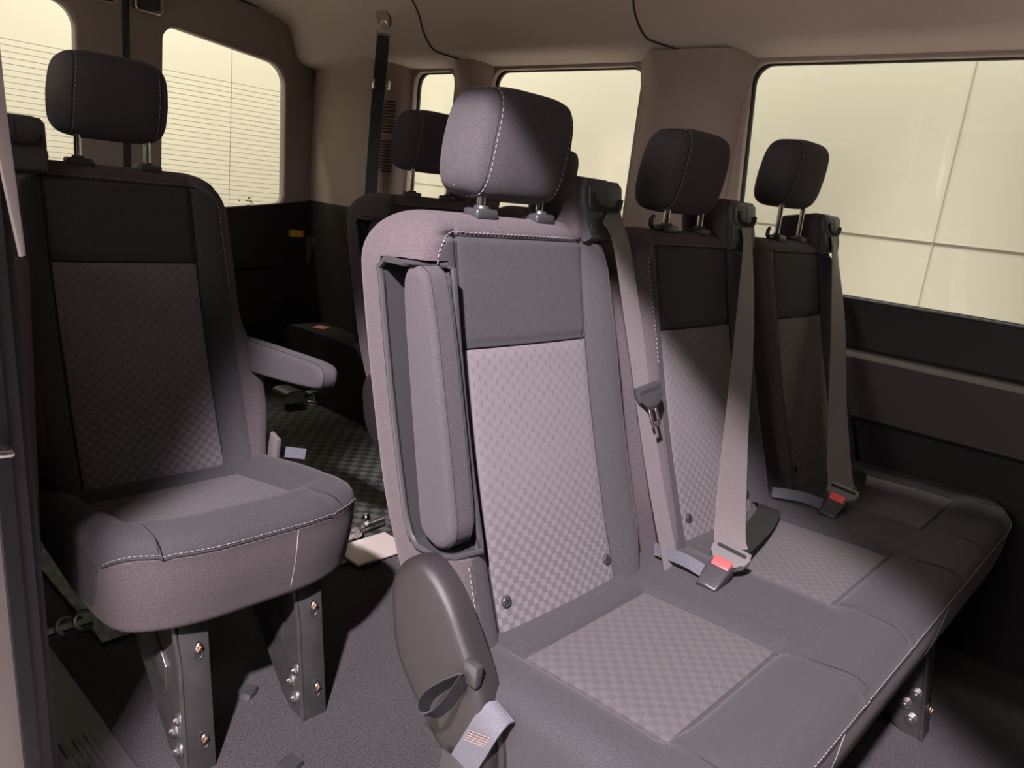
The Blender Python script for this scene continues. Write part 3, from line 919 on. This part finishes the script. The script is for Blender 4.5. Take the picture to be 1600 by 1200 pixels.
# metal floor latch behind the single seat
fl = thing('floor_latch', 'bright metal latch with a round button foot on the rubber mat', 'floor latch', (1.80, 2.80, .006))
bm = bmesh.new()
C = [(-.05, 0, 0), (-.05, 0, .05), (-.035, 0, .075), (.03, 0, .075), (.045, 0, .05), (.045, 0, 0)]
add_ribbon(bm, [(p[0] - .06, 0, p[2]) for p in C], [(0, 1, 0)] * 6, .11, .004, 4)
obj('latch_housing', bm, STEEL, fl)
bm = bmesh.new(); add_cyl(bm, (.055, -.02, 0), (0, 0, 1), .038, .008, 28, bev=.002); add_cyl(bm, (.055, -.02, .013), (0, 0, 1), .036, .009, 28, bev=.003); add_cyl(bm, (.055, -.02, .008), (0, 0, 1), .015, .04, 16); add_box(bm, (.02, -.04, .045), (.075, .0, .060), .004, 2)
obj('button_foot', bm, STEEL, fl)
bm = bmesh.new(); add_cyl(bm, (.0, 0, .055), (1, 0, -.1), .008, .06, 12)
obj('latch_pin', bm, CHROME, fl)

# bright seat rail fittings seen between the seats
fr = thing('seat_rail', 'bright metal seat rail fitting on the floor between single seat and bench', 'seat rail', (1.255, 1.55, .007))
bm = bmesh.new(); add_box(bm, (-.12, -.09, 0), (.06, .03, .008), .002, 1)
obj('rail_plate', bm, plain('pale_plate', (.62, .54, .50), .5, .2), fr)
bm = bmesh.new()
add_tube(bm, [(-.10, .05, .02), (.08, .07, .02)], .012, 10); add_box(bm, (-.09, .035, .0), (-.04, .09, .035), .005, 2); add_cyl(bm, (-.02, .06, .02), (-.6, -.8, .2), .018, .03, 14, bev=.004)
add_cyl(bm, (-.075, .055, .035), (0, 0, 1), .014, .02, 12, bev=.003)
obj('rail_clamp', bm, STEEL, fr)
bm = bmesh.new(); add_ico(bm, (.005, .05, .05), .016, (.8, .8, 1.4)); obj('rail_knob', bm, CHROME, fr)

# grey loop strap at the aisle end of the single seat
ls = thing('loop_strap', 'short grey webbing strap sticking out beside the single seat', 'strap', (.856, 1.42, .382))
bm = bmesh.new(); add_ribbon(bm, [(-.02, .02, 0.010), (.015, .005, .008), (.040, -.010, .005), (.062, -.022, .002)], [(0, .1, 1)] * 4, .024, .003)
obj('strap_webbing', bm, WEB_GREY, ls)
bm = bmesh.new(); add_prism(bm, [(-.03, .05), (.0, .06), (.015, -.03), (.0, -.07), (-.02, -.05)], 'x', -.016, -.004, .003, 2)
obj('strap_bracket', bm, TONGUE_GREY, ls)

# ------------------------------------------------------------------ van body: side wall with windows
WX = 2.10
wins = [
    [( -.42, .83), (1.055, .83), (1.102, 1.432), (-.42, 1.432)],
    [(1.455, .83), (2.118, .83), (2.118, 1.432), (1.455, 1.432)],
    [(2.312, .83), (2.56, .83), (2.56, 1.432), (2.312, 1.432)],
]
def round_poly(P, r, n=8):
    out = []
    P = [Vector(p) for p in P]; N = len(P)
    for i in range(N):
        p = P[i]; a = (P[i - 1] - p).normalized(); b = (P[(i + 1) % N] - p).normalized()
        rr = r[i] if isinstance(r, (list, tuple)) else r
        ang = a.angle(b); d = rr / math.tan(ang / 2)
        s, e = p + a * d, p + b * d
        c = p + (a + b).normalized() * (rr / math.sin(ang / 2))
        a0 = math.atan2((s - c).y, (s - c).x); a1 = math.atan2((e - c).y, (e - c).x)
        while a1 - a0 > math.pi: a1 -= 2 * math.pi
        while a1 - a0 < -math.pi: a1 += 2 * math.pi
        for k in range(n + 1):
            t = a0 + (a1 - a0) * k / n; out.append((c.x + rr * math.cos(t), c.y + rr * math.sin(t)))
    return out
holes = [round_poly(w_, .05) for w_ in wins]
struct(plate('wall_left', [[(-1.78, .80), (3.24, .80), (3.24, 1.60), (-1.78, 1.60)]] + holes, .024, .004, frame_x(WX + .012), TRIM))
for i, w_ in enumerate(wins):
    h = round_poly(w_, .05)
    big = round_poly([(w_[0][0] - .03, w_[0][1] - .03), (w_[1][0] + .03, w_[1][1] - .03), (w_[2][0] + .03, w_[2][1] + .03), (w_[3][0] - .03, w_[3][1] + .03)], .07)
    inner = round_poly([(w_[0][0] + .008, w_[0][1] + .006), (w_[1][0] - .008, w_[1][1] + .006), (w_[2][0] - .008, w_[2][1] - .006), (w_[3][0] + .008, w_[3][1] - .006)], .05)
    f = struct(plate('window_%d' % (i + 1), [big, inner], .012, .002, frame_x(WX + .032), RUBBER))
    g = plate('window_glass', [big], .006, .001, frame_x(WX + .043), GLASS, f)

# lower side panel with its ledges
bm = bmesh.new()
prof = [(2.14, .835), (2.100, .835), (2.090, .826), (2.096, .728), (2.092, .712), (2.066, .700), (2.056, .688), (2.058, .672), (2.070, .535), (2.078, .525), (2.105, .520), (2.118, .30), (2.118, 0), (2.16, 0)]
add_prism(bm, prof, 'y', -1.78, 3.24)
for f in bm.faces:
    c = f.calc_center_median()
    f.material_index = 1 if .53 < c.z < .70 else 0
struct(obj('trim_2', bm, [LOWER, LOWER_PANEL], angle=30))
# window sill seal line
bm = bmesh.new(); add_tube(bm, [(2.096, -1.7, .832), (2.096, 1.06, .832)], .005, 8); struct(obj('trim_3', bm, RUBBER))

# pillar covers
def pillar(name, yc0, yc1, z0, z1, d=.045):
    bm = bmesh.new(); rows = []
    for z in np.linspace(z0, z1, 22):
        t = sm((z - (z1 - .14)) / .14)
        a = yc0 - .020 * t - .0; b = yc1 + .020 * t
        dd = d + .045 * t * t
        a -= 0 if True else 0
        prof = [(a, 0), (a + .015, dd * .55), (a + .05, dd * .95), (a + .06, dd), (b - .10, dd), (b - .085, dd * .93), (b - .045, dd * .50), (b, 0)]
        rows.append([bm.verts.new((WX - p[1], p[0], z)) for p in prof])
    grid_faces(bm, rows)
    return struct(obj(name, bm, TRIM, angle=35))
pillar('trim_4', 1.10, 1.45, .83, 1.452)
pillar('trim_5', 2.125, 2.305, .83, 1.452, .035)
# corner pillar cover by the rear doors, with its upper shelf
bm = bmesh.new()
rows = []
for z in np.linspace(.865, 1.47, 14):
    t = sm((z - 1.40) / .07)
    prof = [(2.10, 2.57), (2.06 - .02 * t, 2.60), (2.035 - .04 * t, 2.66), (2.03 - .04 * t, 2.78), (2.04 - .03 * t, 2.95), (2.06, 3.12), (2.075, 3.232)]
    rows.append([bm.verts.new((p[0], p[1], z)) for p in prof])
grid_faces(bm, rows); struct(obj('trim_6', bm, TRIM, angle=50))
bm = bmesh.new()
rows = []
for z in np.linspace(.0, .865, 8):
    prof = [(2.10, 2.55), (2.055, 2.60), (2.03, 2.66), (2.025, 2.78), (2.035, 2.95), (2.055, 3.12), (2.07, 3.232)]
    rows.append([bm.verts.new((p[0], p[1], z)) for p in prof])
grid_faces(bm, rows); struct(obj('trim_7', bm, LOWER, angle=50))

# slotted air vent on the corner pillar
vt = thing('air_vent', 'beige slotted air vent on the corner pillar beside the hanging belt', 'vent', (2.046, 2.645, 1.17))
nv = Matrix.Rotation(math.radians(-58), 4, 'Z')
bm = bmesh.new()
out = round_poly([(-.040, -.10), (.0, -.155), (.045, -.155), (.045, .155), (.0, .155), (-.040, .12)], .012, 4)
add_prism(bm, out, 'y', -.010, .0, .003, 2)
f_ = obj('vent_frame', bm, TRIM, vt)
for blk in (-1, 1):
    for k in range(11):
        z = blk * .078 + (k - 5) * .0118
        if abs(z) < .013: continue
        bm = bmesh.new(); xl = -.030 + max(0, abs(z) - .105) * .7
        add_box(bm, (xl, -.0125, z - .0035), (.038, -.0095, z + .0025), .0008, 1)
        obj('vent_slot', bm, plain('vent_gap', (.05, .03, .025), .8) if not bpy.data.materials.get('vent_gap') else bpy.data.materials['vent_gap'], f_)
vt.rotation_euler.z = math.radians(-58)

# ------------------------------------------------------------------ headliner
bm = bmesh.new()
hp = [(2.125, 1.434), (2.06, 1.446), (2.015, 1.456), (1.995, 1.466), (1.982, 1.484), (1.962, 1.54), (1.935, 1.60), (1.86, 1.665), (1.70, 1.72), (1.45, 1.755), (1.2, 1.765), (.9, 1.755), (.6, 1.72), (.40, 1.67), (.34, 1.62), (.32, 1.56)]
C = [(c.x, c.y) for c in catmull([(p[0], p[1], 0) for p in hp], 4)]
rows = []
for y in np.linspace(-1.78, 3.26, 34):
    t = sm((y - 2.95) / .3)
    rows.append([bm.verts.new((x, y, z - max(0, z - 1.60) * .6 * t)) for x, z in C])
grid_faces(bm, rows)
rows2 = [[bm.verts.new((v.co.x + (.02 if v.co.x > 1.9 else 0), v.co.y, v.co.z + .03)) for v in r] for r in rows]
grid_faces(bm, rows2)
struct(obj('ceiling', bm, HEADLINER, angle=60))
def ceil_z(x):
    xs = sorted(C); return float(np.interp(x, [p[0] for p in xs], [p[1] for p in xs]))
bm = bmesh.new()
for (ya, yb) in ((2.36, 2.20), (1.42, 1.28)):
    P = []
    for c, t in zip(C[4:34], np.linspace(0, 1, 30)):
        P.append((c[0] - .001, yb + (ya - yb) * sm(t * 1.6) , c[1] - .001))
    add_tube(bm, P, .0035, 6)
struct(obj('trim_8', bm, plain('headliner_gap', (.05, .042, .038), .9)))

# ------------------------------------------------------------------ rear doors
RY = 3.24
SPLIT = 1.252
dh2 = round_poly([(1.378, .783), (1.865, .783), (1.955, .850), (1.938, 1.440), (1.385, 1.500)], [.03, .05, .05, .10, .06])
dh1 = round_poly([(.52, .783), (1.085, .783), (1.085, 1.500), (.56, 1.470)], [.06, .08, .09, .06])
d2_out = [(SPLIT + .008, -.0), (2.118, -.0), (2.105, .9), (2.09, 1.46), (2.065, 1.55), (2.01, 1.61), (1.93, 1.635), (SPLIT + .008, 1.68)]
d1_out = [(.33, 0), (SPLIT - .008, 0), (SPLIT - .008, 1.68), (.55, 1.62), (.36, 1.45)]
d2 = struct(plate('door_1', [d2_out, dh2], .05, .008, frame_y(RY + .025), DOOR_TRIM))
d1 = struct(plate('door_2', [d1_out, dh1], .05, .008, frame_y(RY + .025), DOOR_TRIM))
def inset(P, d):
    c = Vector((sum(p[0] for p in P) / len(P), sum(p[1] for p in P) / len(P)))
    return [tuple(Vector(p) + (c - Vector(p)).normalized() * d) for p in P]
for door, hole, sx in ((d2, dh2, (1.378, 1.955)), (d1, dh1, (.52, 1.085))):
    plate('window_frame', [inset(hole, -.012), inset(hole, .006)], .012, .003, frame_y(RY + .010), RUBBER_SOFT, door)
    plate('window_glass', [inset(hole, -.02)], .005, .001, frame_y(RY + .04), GLASS, door)
    bm = bmesh.new()
    for k in range(27):
        z = 1.325 - k * .0203
        xl, xr = sx[0] + .006, sx[1] - .012
        if door is d2 and z < .85: xr -= (.85 - z) * 1.3
        add_box(bm, (xl, RY + .0345, z - .0007), (xr, RY + .036, z + .0007))
    xm = sx[0] + .55 * (sx[1] - sx[0])
    add_box(bm, (xm, RY + .0345, .79), (xm + .0015, RY + .036, 1.46))
    obj('heater_lines', bm, LINE, door, smooth=False)['label'] = 'thin heater lines across the glass'
# dark lower cladding with map pocket, per door
def cladding(door, x0, x1, ztop0, ztop1):
    bm = bmesh.new()
    add_prism(bm, [(x0, .02), (x1, .02), (x1, ztop1), (x0, ztop0)], 'y', RY - .022, RY + .004, .008, 2)
    xm0, xm1 = x0 + .10, x1 - .16
    add_prism(bm, round_poly([(xm0, .16), (xm1, .16), (xm1 + .03, .42), (xm0, .46)], .05), 'y', RY - .05, RY - .015, .012, 3)
    add_prism(bm, round_poly([(xm0, .52), (xm1 + .02, .56), (xm1, .63), (xm0, .60)], .02), 'y', RY - .045, RY - .015, .010, 3)
    obj('door_cladding', bm, LOWER, door, angle=45)
cladding(d2, SPLIT + .012, 2.09, .755, .862)
cladding(d1, .35, SPLIT - .012, .755, .755)
bm = bmesh.new(); add_prism(bm, round_poly([(1.84, .690), (2.05, .690), (2.05, .742), (1.84, .742)], .006, 4), 'y', RY - .0235, RY - .02)
bm.free()
bm = bmesh.new(); add_box(bm, (1.968, RY - .030, .690), (2.038, RY - .020, .722), .002, 1)
lb = obj('door_marker', bm, YELLOW, d2); lb['label'] = 'yellow marker with green and red ends'
bm = bmesh.new(); add_box(bm, (1.960, RY - .029, .690), (1.967, RY - .020, .722)); obj('marker_end', bm, GREEN, lb)
bm = bmesh.new(); add_box(bm, (2.039, RY - .029, .690), (2.046, RY - .020, .722)); obj('marker_end', bm, REDM, lb)
# small maker's mark etched low on the glass
bm = bmesh.new()
for (x, z, w_, h_) in ((1.74, .832, .007, .008), (1.785, .845, .012, .008), (1.775, .835, .012, .006), (1.79, .833, .016, .004), (1.80, .825, .012, .004), (1.782, .818, .018, .003)):
    add_box(bm, (x, RY + .0335, z), (x + w_, RY + .0345, z + h_))
obj('glass_mark', bm, plain('etched_mark', (.22, .20, .16), .7), d2, smooth=False)
# top latches either side of the split
for door, x in ((d1, 1.150), (d2, 1.318)):
    bm = bmesh.new(); add_box(bm, (x - .045, RY - .05, 1.515), (x + .045, RY + .005, 1.63), .012, 3)
    la = obj('door_latch', bm, PLASTIC, door)
    bm = bmesh.new(); add_tube(bm, [(x - .048, RY - .052, 1.60), (x - .048, RY - .052, 1.52), (x - .04, RY - .052, 1.510), (x + .04, RY - .052, 1.510), (x + .048, RY - .052, 1.52), (x + .048, RY - .052, 1.60)], .003, 6)
    obj('latch_rim', bm, STEEL, la)
# gap between the doors, door seal and the bright weatherstrip edge
bm = bmesh.new(); add_box(bm, (SPLIT - .013, RY - .004, 0), (SPLIT + .013, RY + .03, 1.68), .004, 2); struct(obj('trim_9', bm, RUBBER))
bm = bmesh.new()
seal = catmull([(2.112, RY - .006, .45), (2.105, RY - .006, .9), (2.093, RY - .006, 1.46), (2.066, RY - .006, 1.55), (2.01, RY - .006, 1.612), (1.93, RY - .006, 1.638), (1.26, RY - .006, 1.682)], 8)
add_tube(bm, seal, .0075, 8); struct(obj('trim_10', bm, RUBBER))
# end of the body around the doors
bm = bmesh.new(); 
struct(plate('wall_rear', [[(.2, -.05), (2.3, -.05), (2.3, 1.9), (.2, 1.9)], [(.345, .0), (2.108, .0), (2.108, .9), (2.09, 1.47), (2.06, 1.56), (2.0, 1.62), (1.93, 1.65), (1.25, 1.69), (.6, 1.64), (.37, 1.48)]], .05, .004, frame_y(RY + .028), TRIM)); bm.free()

# wheel arch box in the rear corner and the tag lying on it
bm = bmesh.new()
add_prism(bm, round_poly([(2.30, .0075), (3.18, .0075), (3.18, .20), (3.02, .32), (2.52, .32), (2.30, .16)], [.01, .01, .05, .08, .08, .05]), 'x', 1.86, 2.12, .02, 3)
tag(obj('wheel_arch_cover', bm, LOWER, angle=50), 'black wheel arch cover in the dark rear corner', 'wheel arch cover')
bm = bmesh.new(); add_box(bm, (-.035, -.03, 0), (.035, .03, .0012)); t = tag(obj('paper_tag', bm, PAPER, loc=(1.955, 2.90, .3212), smooth=False), 'small orange paper tag lying on the wheel arch cover', 'tag'); t.rotation_euler.z = .5

# ------------------------------------------------------------------ door opening and near side wall
def xr(z): return .328 - .037 * z
def strip(name, xa, xb, ya, yb, z0, z1, mat, bev=.003):
    """upright strip that leans with the body side"""
    bm = bmesh.new()
    n = 12; rows = []
    for k in range(n + 1):
        z = z0 + (z1 - z0) * k / n; s = -.037 * z
        rows.append([bm.verts.new(p) for p in ((xa + s, ya, z), (xb + s, ya, z), (xb + s, yb, z), (xa + s, yb, z))])
    grid_faces(bm, rows, True); bm.faces.new(rows[0][::-1]); bm.faces.new(rows[-1])
    if bev:
        es = [e for e in bm.edges if abs((e.verts[0].co - e.verts[1].co).z) > .02]
        bmesh.ops.bevel(bm, geom=es, offset=bev, segments=3, affect='EDGES', profile=.5)
    return obj(name, bm, mat, angle=35)
struct(strip('trim_11', .2, .276, 1.085, 1.12, -.2, 1.62, PAINT, .006))
struct(strip('trim_12', .272, .290, 1.072, 1.12, -.02, 1.60, RUBBER, .005))
struct(strip('trim_13', .288, .307, 1.080, 1.12, -.02, 1.60, RUBBER_SOFT, .006))
struct(strip('trim_14', .306, .318, 1.090, 1.16, -.02, 1.60, RUBBER, .004))
bm = bmesh.new()
add_prism(bm, [(.19, 1.36), (.267, 1.36), (.2705, 1.16), (.278, 1.02), (.2915, .862), (.2855, .860), (.272, .95), (.257, 1.08), (.19, 1.2)], 'y', 1.060, 1.072, .002, 2)
struct(obj('trim_15', bm, PAINT))
rw = [round_poly([(1.36, .86), (2.10, .86), (2.10, 1.43), (1.36, 1.43)], .05), round_poly([(2.30, .86), (3.02, .86), (3.02, 1.43), (2.30, 1.43)], .05)]
struct(plate('wall_right', [[(1.2, -.02), (3.26, -.02), (3.26, 1.62), (1.2, 1.62)]] + rw, .06, .004, frame_x(.25), TRIM))
for i, w_ in enumerate(rw):
    struct(plate('window_%d' % (4 + i), [inset(w_, -.02)], .005, .001, frame_x(.24), GLASS))
# unseen front end of the door opening and wall, added to block light
bm = bmesh.new(); add_box(bm, (.20, -1.75, -.02), (.33, -1.0, 1.62), .02, 3); struct(obj('trim_18', bm, LOWER))
bm = bmesh.new(); add_box(bm, (.20, -1.82, -.05), (2.2, -1.75, 1.85)); struct(obj('wall_front', bm, LOWER, smooth=False))
bm = bmesh.new(); add_box(bm, (.285, 1.20, .0), (.335, 3.22, .84), .008, 2); struct(obj('trim_16', bm, LOWER_PANEL))
bm = bmesh.new(); add_box(bm, (.20, -1.78, 1.512), (.33, 1.12, 1.66), .01, 2); struct(obj('trim_17', bm, TRIM))
# striker plate on the body edge
sk = thing('door_striker', 'small metal door striker on the body edge at far left', 'door striker', (.262, 1.083, .62))
bm = bmesh.new(); add_box(bm, (-.03, -.006, -.05), (.006, .002, .045), .003, 2); obj('striker_plate', bm, PLASTIC, sk)
bm = bmesh.new(); add_tube(bm, [(-.02, -.006, -.005), (-.015, -.03, -.005), (.0, -.032, -.005), (.003, -.006, -.005)], .005, 10); obj('striker_bar', bm, STEEL, sk)
# tie-down hooks on the near side wall
hk = thing('tie_down_hook', 'pair of small curved metal hooks low on the wall beside the single seat', 'hook', (.40, 1.34, .18))
for dx in (0, .03):
    bm = bmesh.new(); add_tube(bm, [(dx + .014 * math.cos(a), -.01, .016 * math.sin(a)) for a in np.linspace(.9, 4.6, 14)], .0035, 8)
    obj('hook_bar', bm, STEEL, hk)
bm = bmesh.new(); add_box(bm, (-.05, -.005, -.03), (.05, .02, -.015), .003, 1); obj('hook_base', bm, PLASTIC, hk)

# ------------------------------------------------------------------ the garage outside
bm = bmesh.new(); add_box(bm, (3.5, -4, -.6), (3.6, 6.2, 5)); wo = struct(obj('wall_outside', bm, OUT, smooth=False))
bm = bmesh.new()
for y in (.885, 3.5): add_box(bm, (3.496, y - .0018, -.6), (3.5005, y + .0018, 5))
for z in (1.0, 2.4): add_box(bm, (3.496, -4, z - .0018), (3.5005, 6.2, z + .0018))
obj('panel_joint', bm, OUT_LINE, wo, smooth=False)
bm = bmesh.new(); add_box(bm, (-4, 5.2, -.6), (3.5, 5.3, 5)); struct(obj('wall_back', bm, OUT, smooth=False))
bm = bmesh.new(); add_box(bm, (-5, -5, -.65), (3.6, 6.3, -.6)); struct(obj('ground', bm, CONCRETE, smooth=False))

# ------------------------------------------------------------------ lights
def area(name, loc, target, sx, sy, power, col):
    l = bpy.data.lights.new(name, 'AREA'); l.shape = 'RECTANGLE'; l.size = sx; l.size_y = sy; l.energy = power; l.color = col
    o = bpy.data.objects.new(name, l); COL.objects.link(o); o.location = loc
    o.rotation_euler = (Vector(target) - Vector(loc)).to_track_quat('-Z', 'Y').to_euler()
    return o
area('garage_lamp_side', (2.5, 1.3, 3.6), (3.5, 1.3, .9), 5.0, .4, 165, (1., .96, .86))
area('garage_lamp_rear', (1.2, 4.3, 3.6), (1.2, 5.2, 1.0), 3.5, .4, 138, (1., .96, .85))
area('garage_lamp_entry', (-2.2, .2, 3.4), (.3, 1.0, .6), 2.2, .6, 16, (1., .9, .86))
for nm, x, y, e, deg in (('bounce_fill_entry', -2.6, .3, 2000, 72), ('bounce_fill_entry', -3.0, 2.6, 4500, 72), ('bounce_fill_side', 2.85, .9, 800, 34), ('bounce_fill_side', 2.85, 2.4, 800, 34), ('bounce_fill_rear', 1.2, 4.25, 800, 34)):  # added spots; their ground pools bounce light up to the headliner
    l = bpy.data.lights.new(nm, 'SPOT'); l.energy = e; l.color = (1., .90, .84); l.spot_size = math.radians(deg); l.spot_blend = .4; l.shadow_soft_size = .15
    o = bpy.data.objects.new(nm, l); COL.objects.link(o); o.location = (x, y, 3.4)
sp = bpy.data.lights.new('work_lamp', 'SPOT'); sp.energy = 960; sp.color = (1., .89, .97); sp.shadow_soft_size = .05
sp.spot_size = 2 * math.atan(.2786 * 1.0); sp.spot_blend = .24
so = bpy.data.objects.new('work_lamp', sp); COL.objects.link(so)
ax = Vector((math.cos(.2889) * math.sin(.6045), math.sin(.2889) * math.sin(.6045), -math.cos(.6045)))
uu = Vector((.75062823, -.53158832, .39239154)); uu = (uu - ax * uu.dot(ax)).normalized(); vv = (-ax).cross(uu)
MW = Matrix(((uu.x, vv.x, -ax.x), (uu.y, vv.y, -ax.y), (uu.z, vv.z, -ax.z))).to_4x4() @ Matrix.Diagonal((1, .6118 / .2786, 1, 1))
MW.translation = (-.7885, -.163, 2.20)
so.matrix_world = MW
W = bpy.data.worlds.new('garage_air'); SC.world = W; W.use_nodes = True
area('fill_light_front', (-2.0, -3.0, 2.5), (.6, 1.4, .9), 1.2, .8, 9, (.92, .95, 1.))  # soft fill added for the shaded single seat
area('fill_light_left', (-3.2, .55, 1.9), (2.0, .5, .7), 1.2, .8, 44, (1., .95, .97))  # added side fill that lifts the far wall panel and bench side
W.node_tree.nodes['Background'].inputs[0].default_value = (.9, .85, .82, 1)
W.node_tree.nodes['Background'].inputs[1].default_value = .006

# ------------------------------------------------------------------ camera
cam = bpy.data.cameras.new('camera'); co = bpy.data.objects.new('camera', cam); COL.objects.link(co); SC.camera = co
cam.sensor_fit = 'HORIZONTAL'; cam.sensor_width = 36; cam.lens = 1190 / 1600 * 36; cam.clip_start = .02
R_ = [[0.676753, -0.72779, 0.111026], [-0.104116, -0.243905, -0.964194], [0.728811, 0.640962, -0.240838]]
right, down, fwd = (Vector(r) for r in R_)
M = Matrix.Identity(4)
for i, ax in enumerate((right, -down, -fwd)):
    for j in range(3): M[j][i] = ax[j]
M.translation = (0, 0, 1.0)
co.matrix_world = M

SC.view_settings.view_transform = 'Standard'; SC.view_settings.look = 'None'; SC.view_settings.gamma = 1
SC.view_settings.exposure = 0; SC.view_settings.use_curve_mapping = False
